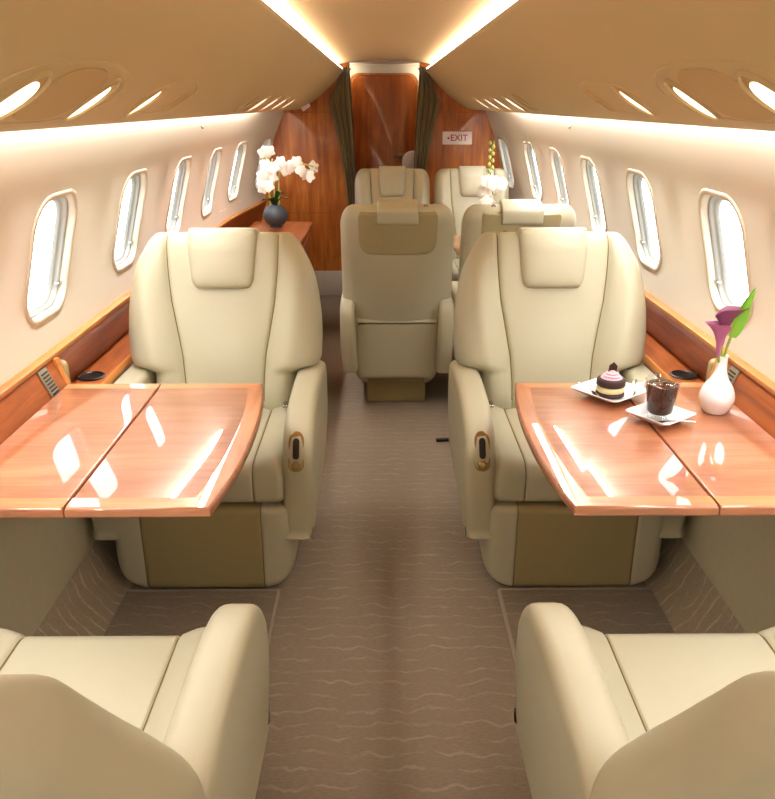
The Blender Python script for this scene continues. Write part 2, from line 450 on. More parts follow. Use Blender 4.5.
# closing sides above the side panels
for s in (-1, 1): mb.loft([[(s * .40, y, 1.765), (s * .40, y, 1.70), (s * .34, y, 1.733)] for y in (Y0, Y1)], 0, (False, False), closed=False)
struct(mb.build('ceiling', M['ceil'], sharp=60))
for side, s in (('left', -1), ('right', 1)):
    mb = MB()
    x0, x1 = sorted((s * .316, s * .352))
    mb.box(x0, x1, Y0 + .1, Y1 - .03, 1.737, 1.748, .003)
    o = mb.build('ceiling_light_strip', M['strip'])
    tag(o, 'long white light strip along the %s edge of the central ceiling' % side, 'light strip', 'light strips along the ceiling')

# cabin continues behind the camera: plain end wall
mb = MB(); mb.box(-1.1, 1.1, Y0 - .05, Y0, 0, 1.85, .002); struct(mb.build('wall_back', M['wall']))

# front bulkhead
bw = empty('wall_front', (0, Y1, 0)); struct(bw)
OPEN = .265
for s in (-1, 1):
    x0, x1 = sorted((s * OPEN, s * 1.08))
    mb = MB(); mb.box(x0, x1, 0, .04, .205, 1.86, .0006); pnl = mb.build('wood_panel', M['bulk'], bw)
    for z in (.674, 1.434):
        mb = MB(); mb.box(x0, x1, -.0006, .001, z - .002, z + .002, .0005); mb.build('joint', M['ledge'], pnl)
    mb = MB(); x0, x1 = sorted((s * OPEN, s * 1.08)); mb.box(x0, x1, -.012, .04, 0, .205, .004)
    struct(mb.build('baseboard_front' if s < 0 else 'baseboard_front_right', M['baseb'])).location = (0, Y1, 0)

# entry area behind the bulkhead
Y2 = 7.02
mb = MB()
for s in (-1, 1): mb.box(*sorted((s * .46, s * .50)), Y1 + .04, Y2 + .04, 0, 1.85, .002)
mb.box(-.5, .5, Y2, Y2 + .04, 0, 1.85, .002)
mb.box(-.5, .5, Y1 + .041, Y2 + .04, 1.80, 1.85, .002)
struct(mb.build('wall_entry', M['wall']))
d = empty('door_1', (-.005, Y2 - .005, 0)); struct(d)
mb = MB(); mb.slab(rrect(-.27, .27, .01, 1.715, (.005, .005, .07, .07), 8), 0, .03, .008, lambda a, b, t: (a, -t, b)); mb.build('door_leaf', M['door'], d)
mb = MB()
o_ = rrect(-.287, .287, .0, 1.732, (.005, .005, .08, .08), 8); i_ = rrect(-.273, .273, .0, 1.718, (.005, .005, .07, .07), 8)
mb.loft([[(a, 0, b) for a, b in o_], [(a, -.02, b) for a, b in o_], [(a, -.02, b) for a, b in i_], [(a, 0, b) for a, b in i_]], 0, (False, False)); mb.build('door_frame', M['ledge_trim'], d)
mb = MB(); mb.slab(rrect(.115, .165, 1.06, 1.10, .012, 5), .03, .04, .004, lambda a, b, t: (a, -t, b)); mb.tube([(.14, -.035, 1.08), (.14, -.06, 1.08), (.10, -.065, 1.08), (.085, -.065, 1.08)], .007)
mb.build('door_handle', M['bronze'], d)

# curtains, gathered to both sides of the opening
def curtain(s):
    rows = 40; cols = 46; rings = []
    for i in range(rows + 1):
        v = i / rows; z = 1.765 - 1.745 * v
        outer = lerp_table([(0, .325), (.06, .40), (.09, .425), (.18, .405), (.33, .352), (.5, .305), (.62, .285), (1, .29)], v)
        inner = lerp_table([(0, .262), (.1, .255), (.3, .235), (.5, .222), (.62, .218), (1, .222)], v)
        ring = []
        for j in range(cols + 1):
            u = j / cols; x = inner + (outer - inner) * u
            amp = .012 + .010 * (1 - u)
            y = Y1 - .045 + amp * sin(u * 26 + .5 * sin(v * 5)) * (1 - .4 * u)
            zz = z - max(0, (u * (outer - .30)) * 1.05) * (1 if v < .06 else max(0, 1 - (v - .06) * 6))
            ring.append((s * x, y, zz))
        rings.append(ring)
    mb = MB(); mb.loft(rings, 0, (False, False), closed=False)
    e = empty('curtain', (0, 0, 0))
    c = mb.build('fabric', M['curtain'], e, sharp=80)
    mb = MB(); mb.tube([(s * .25, Y1 - .03, 1.74), (s * .325, Y1 - .03, 1.722), (s * .43, Y1 - .03, 1.612)], .006); mb.build('rail', M['bronze'], e)
    tag(e, 'dark olive curtain gathered on the %s side of the forward doorway' % ('left' if s < 0 else 'right'), 'curtain', 'doorway curtains')
curtain(-1); curtain(1)

# signs
e = empty('exit_sign', (0, 0, 0))
sx, sz = .565, 1.245
mb = MB(); mb.slab(rrect(sx - .115, sx + .115, sz - .048, sz + .048, .006, 3), .001, .010, .003, lambda a, b, t: (a, Y1 - t, b)); mb.build('sign_plate', M['sign'], e)
mb = MB()
mb.slab([(sx - .082, sz), (sx - .062, sz - .012), (sx - .062, sz + .012)], .0101, .0115, .0003, lambda a, b, t: (a, Y1 - t, b))
mb.build('arrow', M['red'], e)
cu = bpy.data.curves.new('exit_text', 'FONT'); cu.body = 'EXIT'; cu.size = .066; cu.extrude = .0008; cu.align_x = 'LEFT'; cu.align_y = 'CENTER'; cu.offset = .0006
to = bpy.data.objects.new('lettering', cu); COL.objects.link(to)
dg = bpy.context.evaluated_depsgraph_get(); me = bpy.data.meshes.new_from_object(to.evaluated_get(dg))
bpy.data.objects.remove(to)
to = bpy.data.objects.new('lettering', me); COL.objects.link(to); me.materials.clear(); me.materials.append(M['red'])
to.parent = e; to.location = (sx - .055, Y1 - .0105, sz); to.rotation_euler = (radians(90), 0, 0)
tag(e, 'white sign with red EXIT lettering on the right wood bulkhead', 'sign')

mb = MB(); mb.slab(rrect(-.035, .035, -.035, .035, .008, 4), 0, .02, .004, lambda a, b, t: (a, t, b))
o = mb.build('corner_sign', M['sign']); o.location = (-.605, Y1 - .12, 1.487); o.rotation_euler = (0, radians(-35), radians(12))
# hangs just under the overhead panel
tag(o, 'small white square sign under the overhead panel beside the left bulkhead', 'sign')
for s in (-1, 1):
    mb = MB(); mb.lathe([(.001, 0), (.013, 0), (.012, .006), (.008, .008), (.001, .008)], 20)
    o = mb.build('wall_call_light', M['grille']); z = 1.395; y = 3.95
    o.location = (s * wall_x(z, y), y, z); o.rotation_euler = (0, s * radians(-65), 0)
    tag(o, 'tiny round call light under the bright cove on the %s wall' % ('left' if s < 0 else 'right'), 'call light')

# overhead lamp and speaker panels, laid on the side panels
def over_pt(q, y, s, d=0.0):
    """q: 0..1 along the panel profile, d: offset into the cabin"""
    n = len(OVER) - 1; f = max(0, min(.9999, q)) * n; i = int(f); t = f - i
    x = OVER[i][0] + (OVER[i + 1][0] - OVER[i][0]) * t; z = OVER[i][1] + (OVER[i + 1][1] - OVER[i][1]) * t
    a = OVER[max(i - 2, 0)]; b = OVER[min(i + 3, n)]
    tx, tz = b[0] - a[0], b[1] - a[1]; l = math.hypot(tx, tz); nx, nz = tz / l, -tx / l
    # inward normal points down and to the middle
    if nz > 0: nx, nz = -nx, -nz
    return (s * (x + nx * d), y, z + nz * d)
# arc-length version
ARC = [0.0]
for a, b in zip(OVER, OVER[1:]): ARC.append(ARC[-1] + math.hypot(b[0] - a[0], b[1] - a[1]))
def over_arc(a, y, s, d=0.0):
    a = max(0, min(ARC[-1] - 1e-4, a))
    for i in range(len(ARC) - 1):
        if a <= ARC[i + 1]: break
    t = (a - ARC[i]) / (ARC[i + 1] - ARC[i])
    return over_pt((i + t) / (len(OVER) - 1), y, s, d)

def patch(mb, outline, s, d0, d1, mat=0):
    """thin shell following the curved panel inside outline (arc, y)"""
    ca = sum(p[0] for p in outline) / len(outline); cy_ = sum(p[1] for p in outline) / len(outline)
    rings = []
    for k, dd in ((1.0, d0), (.985, d1)) + tuple((t, d1) for t in (.9, .75, .55, .35, .15, .02)):
        rings.append([over_arc(ca + (p[0] - ca) * k, cy_ + (p[1] - cy_) * k, s, dd) for p in outline])
    mb.loft(rings, mat, (False, True)); return mb

def ring_patch(mb, outline, w, s, h=.004, mat=0):
    rings = []
    for k, dd in ((0, 0), (.2, h), (.8, h), (1, 0)):
        rings.append([over_arc(p[0], p[1], s, dd) for p in inset(outline, w * k)])
    mb.loft(rings, mat, (False, False)); return mb

def oval(ac, yc, a, b, p=2.4, n=56):
    g = lambda v: math.copysign(abs(v) ** (2 / p), v)
    return [(ac + a * g(cos(t)), yc + b * g(sin(t))) for t in (2 * pi * k / n for k in range(n))]

def lens(e, s, yc, ac, ha, hy, mat):
    ol = oval(ac, yc, ha, hy, 2.0)
    mb = MB(); ring_patch(mb, inset(ol, -.006), .008, s, .006); r_ = mb.build('lamp_rim', M['overhead'], e)
    mb = MB(); patch(mb, ol, s, .0004, .0012); mb.build('lamp_recess', M['overhead_panel'], r_)
    if mat == 'lamp':
        mb = MB(); patch(mb, oval(ac - ha * .14, yc, ha * .84, hy * .90, 2.0), s, .0012, .0026); mb.build('lamp_lens', M[mat], r_)

def lamp_panel(s, y0, y1, ac, ha, lenses, label, speaker):
    e = empty('overhead_lamp_panel', (0, 0, 0))
    mb = MB(); ring_patch(mb, oval(ac, (y0 + y1) / 2, ha, (y1 - y0) / 2), .007, s, .0018); mb.build('trim_ring', M['overhead'], e)
    if speaker:
        a, b = speaker
        mb = MB(); patch(mb, oval(ac, (a + b) / 2, ha * .82, (b - a) / 2, 2.8), s, .0005, .003); mb.build('speaker_mesh', M['overhead_panel'], e)
    for (ly, la, hy, mat) in lenses: lens(e, s, ly, ac - .012, la, hy, mat)
    tag(e, label, 'overhead lamp panel', 'overhead lamp panels')
for s, nm in ((-1, 'left'), (1, 'right')):
    lamp_panel(s, 1.11, 1.66, .247, .090, [(1.225, .064, .048, 'lamp'), (1.555, .062, .034, 'lamp')], 'large oval overhead panel with speaker and two glowing lamps, %s side' % nm, (1.275, 1.51))
    lamp_panel(s, 1.86, 2.27, .247, .072, [(1.915, .058, .032, 'lamp'), (2.20, .045, .020, 'overhead_panel')], 'small oval overhead panel with one lit and one unlit lamp, %s side' % nm, None)
    for i, y in enumerate((3.42, 3.72, 4.10, 4.48, 4.90)):
        e = empty('reading_light', (0, 0, 0)); lens(e, s, y, .222, .064, .060, 'overhead_panel' if i == 0 else 'lamp')
        tag(e, '%s narrow overhead reading light on the %s side, %s' % ('unlit' if i == 0 else 'lit', nm, ('nearest of its row', 'next after the unlit one', 'middle of its row', 'second from the bulkhead', 'closest to the wood bulkhead')[i]), 'reading light', 'reading lights along the %s overhead panel' % nm)

# ------------------------------------------------------------------ side ledges
for side, s in (('left', -1), ('right', 1)):
    e = empty('side_ledge', (s * .95, 0, 0))
    tag(e, 'polished wood ledge running under the windows on the %s wall' % side, 'ledge')
    X = lambda x, y: s * (x - taper(y)) - s * .95
    YS = [Y0 + .02 + (Y1 - .03 - Y0) * k / 40 for k in range(41)]
    YR = [2.285 + (Y1 - .02 - 2.285) * k / 40 for k in range(41)]; YF = [Y0 + .02 + (2.285 - Y0 - .02) * k / 12 for k in range(13)]
    def sweep(prof, mat, name, ys, sharp=40, parent=e):
        mb = MB(); mb.loft([[(X(x, y), y, z) for x, z in prof] for y in ys], 0)
        return mb.build(name, mat, parent, sharp)
    sweep([(.962, .590), (.962, .610), (.966, .616), (1.080, .616), (1.080, .590)], M['ledge'], 'ledge_top', YR)
    sweep([(1.076, .612), (1.060, .690), (1.026, .772), (1.040, .775), (1.080, .72), (1.092, .612)], M['ledge'], 'backsplash', YR)
    sweep([(.958, .588), (.955, .600), (.957, .612), (.962, .618), (.969, .619), (.969, .588)], M['ledge_trim'], 'edge_trim', YR)
    sweep([(.962, .590), (.962, .640), (.985, .672), (1.030, .775), (1.060, .775), (1.060, .590)], M['ledge'], 'front_panel', YF)
    sweep([(1.024, .770), (1.020, .777), (1.021, .786), (1.028, .790), (1.052, .790), (1.052, .770)], M['ledge_trim'], 'trim_rail', [Y0 + .02] + YR)
    for yc in (2.55,):
        mb = MB()
        mb.lathe([(.042, .0), (.047, .006), (.042, .008), (.038, .004)], 32, 0, (s * 1.024 - s * .95, yc, .6155), (False, False)); r = mb.build('cup_holder', M['black'], e)
        mb = MB(); mb.lathe([(.001, .0), (.040, .0), (.040, .0035), (.001, .003)], 32, 0, (s * 1.024 - s * .95, yc, .6157)); mb.build('cup_well', M['black'], r)
    # vent grille on the flush panel, cream stop and curved moulding where the recess begins
    def on_splash(y, v, d):
        x = .985 + .045 * v; z = .672 + .103 * v
        return (X(x, y) - s * d * .92, y, z + d * .4)
    mb = MB()
    mb.slab(rrect(2.15, 2.205, .12, .92, .01, 4), .0, .006, .002, lambda a, b, t: on_splash(a, b, t)); g = mb.build('vent_grille', M['grille'], e)
    for k in range(7):
        mb = MB(); v = .2 + .095 * k
        mb.slab(rrect(2.156, 2.199, v, v + .045, .002, 2), .0062, .0075, .0005, lambda a, b, t: on_splash(a, b, t)); mb.build('slot', M['dark'], g)
    mb = MB(); mb.slab(rrect(1.0, 1.052, .655, .755, .018, 5), 2.292, 2.325, .010, lambda a, b, t: (X(a, t), t, b)); mb.build('recess_stop', M['leather_dark'], e)
    mb = MB(); mb.slab([(.960, .588), (1.07, .588), (1.06, .70), (1.034, .775), (1.012, .770), (1.0, .72), (.985, .68), (.962, .645)], 2.268, 2.294, .006, lambda a, b, t: (X(a, t), t, b)); mb.build('divider_moulding', M['ledge_trim'], e)

# ------------------------------------------------------------------ tables
def table(s, yc, label, z=.70, x_in=.37, x_out=.982, half=.395):
    """s: side; aisle edge bows out; two leaves split by a seam running fore and aft"""
    e = empty('folding_table', (s * .69, yc, z)); tag(e, label, 'table', 'folding cabin tables')
    seam = .695
    TH = .024
    def edge_x(y): return x_in + .034 * (abs(y) / half) ** 2.2 - .018
    ys = [-half + 2 * half * k / 24 for k in range(25)]
    aisle = [(edge_x(y), y) for y in ys]
    def poly(o): # to local, ccw
        p = [(s * x - s * .69, y) for x, y in o]
        ar = sum(p[i - 1][0] * p[i][1] - p[i][0] * p[i - 1][1] for i in range(len(p)))
        return p if ar > 0 else p[::-1]
    def leaf(name, outl):
        o = poly(outl)
        mb = MB(); mb.slab(o, -TH, 0, .008, lambda a, b, t: (a, b, t), 0, 4)
        return mb.build(name, M['table'], e, 50)
    a_leaf = [(seam - .0015, -half), (seam - .0015, half)] + aisle[::-1]
    w_leaf = [(seam + .0015, -half), (x_out, -half), (x_out, half), (seam + .0015, half)]
    la = leaf('aisle_leaf', a_leaf); lw = leaf('wall_leaf', w_leaf)
    # veneer border bands, let in a hair above the top
    def band(o, name, mat, parent):
        p = poly(o); mb = MB(); mb.add([(a, b, .0003) for a, b in p], [list(range(len(p)))]); q = mb.build(name, mat, parent, 50)
        for f in q.data.polygons: f.use_smooth = False
    bw_ = .048; r = .006
    for lo, x0f, x1, pr in ((-1, None, seam - .003, la), (1, None, seam - .003, la)):
        y_o, y_i = lo * (half - r), lo * (half - bw_)
        band([(edge_x(y_o) + r, y_o), (x1, y_o), (x1, y_i), (edge_x(y_i) + bw_, y_i)], 'end_border', M['table_edge_x'], pr)
        band([(seam + .003, y_o), (x_out - r, y_o), (x_out - r, y_i), (seam + .003, y_i)], 'end_border', M['table_edge_x'], lw)
    yi = [y for y in ys if abs(y) < half - r]
    yi = [-(half - r)] + yi + [half - r]
    inner = [(-(half - bw_))] + [y for y in ys if abs(y) < half - bw_] + [half - bw_]
    band([(edge_x(y) + r, y) for y in yi] + [(edge_x(y) + bw_, y) for y in inner[::-1]], 'aisle_border', M['table_edge_y'], la)
    # folding arm under the leaf
    mb = MB()
    mb.box(*sorted((s * .80 - s * .69, s * .94 - s * .69)), -.03, .03, -.06, -.024, .006)
    mb.build('support_arm', M['dark'], e)
    return e
TAB_Y = 1.855
table(-1, TAB_Y, 'glossy wooden folding table with nothing on it, on the left')
table(1, TAB_Y, 'glossy wooden folding table carrying dessert, drink and flower vase, on the right')
table(1, 4.755, 'wooden table under white orchid between far right seats', half=.34, x_in=.42)

# ------------------------------------------------------------------ seats
def make_seat(x, yf, face, ctrl, label, recline=15, sx=1.0, group=None, slim=False, bdx=0.0, flare=0.0):
    """face -1: looks to the camera (towards -y); ctrl: local side (+1/-1) of the arm with the control plate"""
    e = empty('cabin_seat', (x, yf, 0), 0 if face < 0 else pi)
    tag(e, label, 'seat', group or ('narrow seats further up the cabin' if slim else 'wide armchairs around the near tables'))
    LE, DK = M['leather'], M['leather_dark']
    S = lambda p: (p[0] * sx, p[1], p[2])
    def loft_x(mb, xs, prof, matf=None):
        mb.loft([[(xx, y, z) for y, z in prof(xx)] for xx in xs], 0, (True, True), matf=(lambda i, j: matf((xs[i] + xs[i + 1]) / 2)) if matf else None)
    def cols(w, n, seams):
        xs = set(round(-w + 2 * w * k / n, 5) for k in range(n + 1))
        for q in seams:
            for dq in (-.012, -.007, -.004, -.002, 0, .002, .004, .007, .012): xs.add(round(q + dq, 5)); xs.add(round(-q + dq, 5))
        for dq in (.0005, .002, .004, .008, .013, .02, .03): xs.add(round(w - dq, 5)); xs.add(round(-w + dq, 5))
        return sorted(xs)
    groove = lambda x, q, d: d * exp(-((abs(x) - q) / .004) ** 2)
    # --- base: rounded skirt, darker centre panel
    W = .290; QB = .190
    def base_prof(xx):
        a = abs(xx)
        zb = (.10 if slim else .012) + (.11 * (1 - sqrt(max(0, 1 - ((a - .180) / .11) ** 2))) if a > .180 else 0)
        e_ = sqrt(max(0, 1 - max(0, (a - (W - .045)) / .045) ** 2))
        ym = .215; hy = .250 * (.80 + .20 * e_)
        g = groove(xx, QB, .004)
        return rrect(ym - hy + g, ym + hy, zb, .312 - .01 * (1 - e_), (.06 * .5 + .0, .03, .03, .022), 5)
    mb = MB(); loft_x(mb, cols(W, 36, [QB]), base_prof, lambda m: 2 if abs(abs(m) - QB) < .0019 else (1 if abs(m) < QB else 0))
    mb.build('base', [LE, DK, M['seam']], e, 60, S)
    mb = MB(); mb.box(-.20, .20, .06, .46, 0, .14 if slim else .05, .01); mb.build('plinth', DK if slim else M['dark'], e, 40, S)
    # --- cushion with raised side bolsters
    WC = .275
    def q_c(y): return .185
    def cush_prof(xx):
        a = abs(xx)
        e_ = sqrt(max(0, 1 - max(0, (a - (WC - .04)) / .04) ** 2))
        top = .452 + .022 * sstep(.155, .225, a) - groove(xx, .170, .006)
        zt = .39 + (top - .39) * (.45 + .55 * e_); zb = .318 + .02 * (1 - e_)
        y0 = -.022 + .035 * (1 - e_) + groove(xx, .170, .004)
        return rrect(y0, .56, zb, zt, (.03, .02, .02, .055), 7)
    mb = MB(); loft_x(mb, cols(WC, 40, [.170]), cush_prof, lambda m: 1 if abs(abs(m) - .170) < .0019 else 0)
    mb.build('cushion', [LE, M['seam']], e, 60, S)
    # --- arms
    prof = [(-.012, .20), (-.022, .23), (-.026, .34), (-.022, .45), (-.002, .504), (.046, .553), (.14, .586), (.30, .603), (.50, .602), (.60, .594), (.655, .57), (.68, .50), (.67, .36), (.63, .24), (.58, .21), (.30, .20)]
    out = catmull(prof, 5, True)
    ar = sum(out[i - 1][0] * out[i][1] - out[i][0] * out[i - 1][1] for i in range(len(out)))
    if ar < 0: out = out[::-1]
    for sd in (-1, 1):
        x0, x1 = (.264, .360) if sd > 0 else (-.360, -.264)
        mb = MB(); mb.slab(out, x0, x1, .026, lambda a, b, t: (t - sd * .010 * sstep(.40, .2, b), a, b), 0, 5)
        arm = mb.build('armrest', LE, e, 60, S)
        if sd == ctrl:
            xm = (x0 + x1) / 2 - sd * .004
            # upright oval plate on the sloping front of the arm
            def onf(a, b, t):
                z = .492 + b; yb = lerp_table([(.40, -.025), (.45, -.022), (.478, -.014), (.504, -.002), (.53, .020), (.553, .046), (.575, .09)], z)
                return (xm + a, yb - t, z)
            mb = MB(); mb.slab(rrect(-.024, .024, -.055, .055, .023, 8), -.004, .006, .003, onf); pl = mb.build('control_plate', M['bronze'], arm, 40, S)
            mb = MB(); mb.slab(rrect(-.010, .010, -.015, .040, .009, 6), .0055, .0075, .001, onf); mb.build('slot', M['black'], pl, 40, S)
            mb = MB(); mb.slab(ellipse(0, -.032, .013, .013, 20), .0055, .014, .004, onf); mb.build('button', M['bronze'], pl, 40, S)
    # --- backrest (built upright as t along, d behind; then leaned back)
    ra = radians(recline); py, pz = .455, .425; L_ = .672
    def lean(p):
        xx, d, t = p
        if flare and xx * ctrl > 0: xx *= 1 + flare * exp(-((t - .18) / .12) ** 2) - .07 * sstep(.28, .48, t)
        return ((xx + bdx * sstep(-.35, .3, xx * ctrl)) * sx, py + t * sin(ra) + d * cos(ra), pz + t * cos(ra) - d * sin(ra))
    def width(t):
        w = lerp_table([(0, .258), (.165, .258), (.19, .335), (.22, .350), (.30, .354), (.38, .352), (.46, .342), (.53, .326), (.575, .308), (.60, .296)], t)
        if slim: w = lerp_table([(0, .30), (.06, .32), (.11, .345), (.57, .345)], t)
        if t > .57 and slim: w = .262 + .083 * sqrt(max(0, 1 - ((t - .57) / (L_ - .57)) ** 2))
        elif t > .57: w = .232 + (lerp_table([(.57, .31), (.60, .296), (L_, .28)], t) - .232) * sqrt(max(0, 1 - ((t - .57) / (L_ - .57)) ** 2))
        return w
    def seamx(t): return lerp_table([(0, .140), (.12, .142), (.22, .150), (.32, .168), (.42, .186), (.52, .196), (.60, .200), (.68, .200)], t)
    TT = [0, .01, .03, .06, .09, .12, .15, .165, .172, .18, .19, .2, .21, .225, .25, .275, .3, .33, .36, .39, .42, .45, .48, .51, .54, .56, .575, .59, .605, .62, .632, .643, .652, .659, .665, .669, .6715]
    rings = []; NF = 72
    for t in TT:
        w = width(t); xq = seamx(t)
        et = sqrt(max(.02, 1 - max(0, (t - .60) / (L_ - .60)) ** 2.2)); eb = .5 + .5 * sstep(0, .05, t)
        ring = []
        wing_x = [xq + .0018, xq + .006] + [xq + .006 + (w - xq - .006) * sin(pi / 2 * k / 16) for k in range(1, 17)]
        mid_x = [-xq + .0018, -xq + .006] + [(-xq + .006) + 2 * (xq - .006) * k / 32 for k in range(1, 32)] + [xq - .006, xq - .0018]
        fx = [-x_ for x_ in wing_x[::-1]] + mid_x + wing_x
        NSL, NSR = len(wing_x) - 1, len(wing_x) + len(mid_x) - 1; NFX = len(fx)
        D0 = .055
        for xx in fx:
            a = abs(xx) / w; ed = sqrt(max(0, 1 - a ** 5))
            wing = .070 * sstep(xq - .01, xq + .10, abs(xx)) * (.5 + .5 * sstep(.0, .2, t)) * (1 - .55 * sstep(.5, .67, t)) + .014 * sstep(0, .015, abs(xx) - xq)
            lum = .018 * exp(-((t - .20) / .14) ** 2) * max(0, 1 - (xx / .17) ** 2)
            f = -(wing + lum) + .010 * exp(-((abs(xx) - xq) / .004) ** 2)
            ring.append((xx, D0 + (f - D0) * ed * et * eb, t))
        for k in range(35, 0, -1):
            xx = w * sin(-pi / 2 + pi * k / 36); a = abs(xx) / w; ed = sqrt(max(0, 1 - a ** 5))
            r_ = .128 - .02 * (xx / w) ** 2
            ring.append((xx, D0 + (r_ - D0) * ed * et * eb, t))
        rings.append([lean(p) for p in ring])
    mb = MB(); mb.loft(rings, matf=lambda i, j: 1 if j in (NSL, NSR) and i > 2 and i < len(TT) - 4 else 0)
    bk = mb.build('backrest', [LE, M['seam']], e, 70)
    # darker pad with a rounded lower edge on the rear of the back
    mb = MB(); mb.slab(dense(rrect(-.235, .235, .455, .655, (.07, .07, .02, .02), 8)), .098, .1320, .006, lambda a, b, t: lean((a, t - .02 * (a / .345) ** 2 - .006 * (abs(a) / .235) ** 5, b)), fill=True); mb.build('rear_pad', M['leather_mid'], bk, 50)
    # lower rear shell
    mb = MB(); mb.slab(rrect(-.27, .27, .16, .50, (.05, .05, .02, .02), 7), 0, .12, .03, lambda a, b, t: (a * sx, .435 + t + (b - .16) * .16 * (1 if recline < 20 else .4), b)); mb.build('rear_shell', LE, e, 50)
    # --- headrest: shaped pad over the front, lip over the top and a flap behind
    mb = MB()
    hp = catmull([(-.100, .478), (-.080, .468), (0, .466), (.080, .468), (.100, .478), (.110, .50), (.117, .56), (.123, .63), (.124, .664), (.116, .676), (.06, .680), (0, .681), (-.06, .680), (-.116, .676), (-.124, .664), (-.123, .63), (-.117, .56), (-.110, .50)], 5, True)
    hc = .585; rings = []
    for kk, dd in ((1.0, .04), (1.0, .004), (1.0, -.006), (.985, -.016), (.955, -.022), (.90, -.027), (.80, -.031), (.65, -.034), (.45, -.035), (.25, -.036), (.08, -.036), (.01, -.036)):
        rings.append([lean((p[0] * kk, dd + .006 * (p[0] * kk / .12) ** 2 + .022 * sstep(.60, .69, hc + (p[1] - hc) * kk), hc + (p[1] - hc) * kk)) for p in hp])
    mb.loft(rings)
    top = catmull([(.0, .668), (.012, .682), (.06, .687), (.115, .684), (.138, .672), (.143, .63), (.139, .612), (.129, .610), (.122, .64), (.10, .660), (.03, .662)], 4, True)
    ar = sum(top[i - 1][0] * top[i][1] - top[i][0] * top[i - 1][1] for i in range(len(top)))
    if ar < 0: top = top[::-1]
    mb.slab(top, -.122, .122, .010, lambda a, b, t: lean((t, a, b)), 0, 3)
    mb.build('headrest', LE, e, 60)
    # coat hook beside the headrest and belt buckle at the back of the cushion
    mb = MB(); hx = .165 * (1 if ctrl > 0 else -1)
    mb.tube([lean((hx + .011 * cos(a), .07, .664 + .014 * sin(a))) for a in [pi * k / 10 for k in range(11)]], .003); mb.build('coat_hook', M['bronze'], bk)
    mb = MB(); bx = .235 * ctrl
    mb.box(bx - .018, bx + .018, .395, .44, .482, .494, .004); mb.build('belt_buckle', M['chrome'], e, 40, S)
    return e

SXB = .595; XA = .615
make_seat(-SXB, 2.195, -1, 1, 'cream leather armchair facing us behind the bare wooden table')
make_seat(SXB, 2.195, -1, -1, 'cream leather armchair facing us behind the table with dessert')
make_seat(-XA, 1.375, 1, -1, 'cream leather armchair seen from behind at lower left corner', recline=29, flare=.17, bdx=.03, sx=.97)
make_seat(XA, 1.375, 1, 1, 'cream leather armchair seen from behind at lower right corner', recline=29, flare=.17, bdx=-.03, sx=.97)
CX0, CX1 = .052, .622
make_seat(CX0, 4.37, 1, -1, 'cream seat with its back to us beside the aisle, beyond the left armchair', sx=.78, slim=True)
make_seat(CX1, 4.37, 1, 1, 'cream seat with its back to us, mostly hidden by the right armchair', sx=.78, slim=True)
make_seat(CX0, 5.14, -1, 1, 'distant cream seat facing us in front of the wood door', sx=.78, slim=True)
make_seat(CX1, 5.14, -1, -1, 'distant cream seat facing us below the EXIT sign', sx=.78, slim=True)

# ------------------------------------------------------------------ credenza with orchid
e = empty('credenza', (-.75, 4.5, 0)); tag(e, 'low polished wood cabinet on the left below the orchid', 'cabinet')
mb = MB(); mb.slab(rrect(-.175, .245, -1.15, 1.10, (.01, .01, .05, .01), 6), .69, .72, .01, lambda a, b, t: (a, b, t)); mb.build('countertop', M['credenza'], e)
mb = MB(); mb.slab(rrect(-.17, .225, -1.14, 1.08, (.01, .01, .04, .01), 6), .05, .69, .004, lambda a, b, t: (a, b, t)); mb.build('carcass', M['credenza'], e)
mb = MB(); mb.box(-.16, .2, -1.1, 1.04, 0, .05, .003); mb.build('plinth', M['dark'], e)
for k in range(3):
    mb = MB(); y0 = -1.11 + .73 * k
    mb.box(.225, .237, y0, y0 + .71, .08, .67, .004); dr = mb.build('door', M['credenza'], e)
    mb = MB(); mb.lathe([(.001, 0), (.011, 0), (.009, .012), (.012, .016), (.001, .018)], 16)
    mb.build('knob', M['bronze'], dr, 40, lambda p: (.237 + p[2], y0 + .06 + p[0], .60 + p[1]))

def petal_flower(mb, c, nrm, size, mat=0):
    """five-petalled open bloom around c looking along nrm"""
    l = sqrt(sum(q * q for q in nrm)); n = [q / l for q in nrm]
    a = [n[1], -n[0], 0]; la = sqrt(sum(q * q for q in a)) or 1; a = [q / la for q in a]
    b = [n[1] * a[2] - n[2] * a[1], n[2] * a[0] - n[0] * a[2], n[0] * a[1] - n[1] * a[0]]
    off = random.random() * 6
    for k in range(5):
        th = off + 2 * pi * k / 5; d = [cos(th) * a[i] + sin(th) * b[i] for i in range(3)]; w = [-sin(th) * a[i] + cos(th) * b[i] for i in range(3)]
        rows = []
        for i in range(6):
            t = i / 5; ww = size * .46 * sin(pi * (.12 + .86 * t)) ** .7 * (1.15 if k % 2 else .9); h = size * (.12 * t - .25 * t * t)
            rows.append([tuple(c[q] + d[q] * size * t + w[q] * ww * u + n[q] * (h + .06 * size * (1 - u * u)) for q in range(3)) for u in (-1, -.5, 0, .5, 1)])
        mb.loft(rows, mat, (False, False), closed=False)
    mb.lathe([(size * .01, .0), (size * .14, .004), (size * .1, size * .2), (size * .01, size * .26)], 8, mat, c)

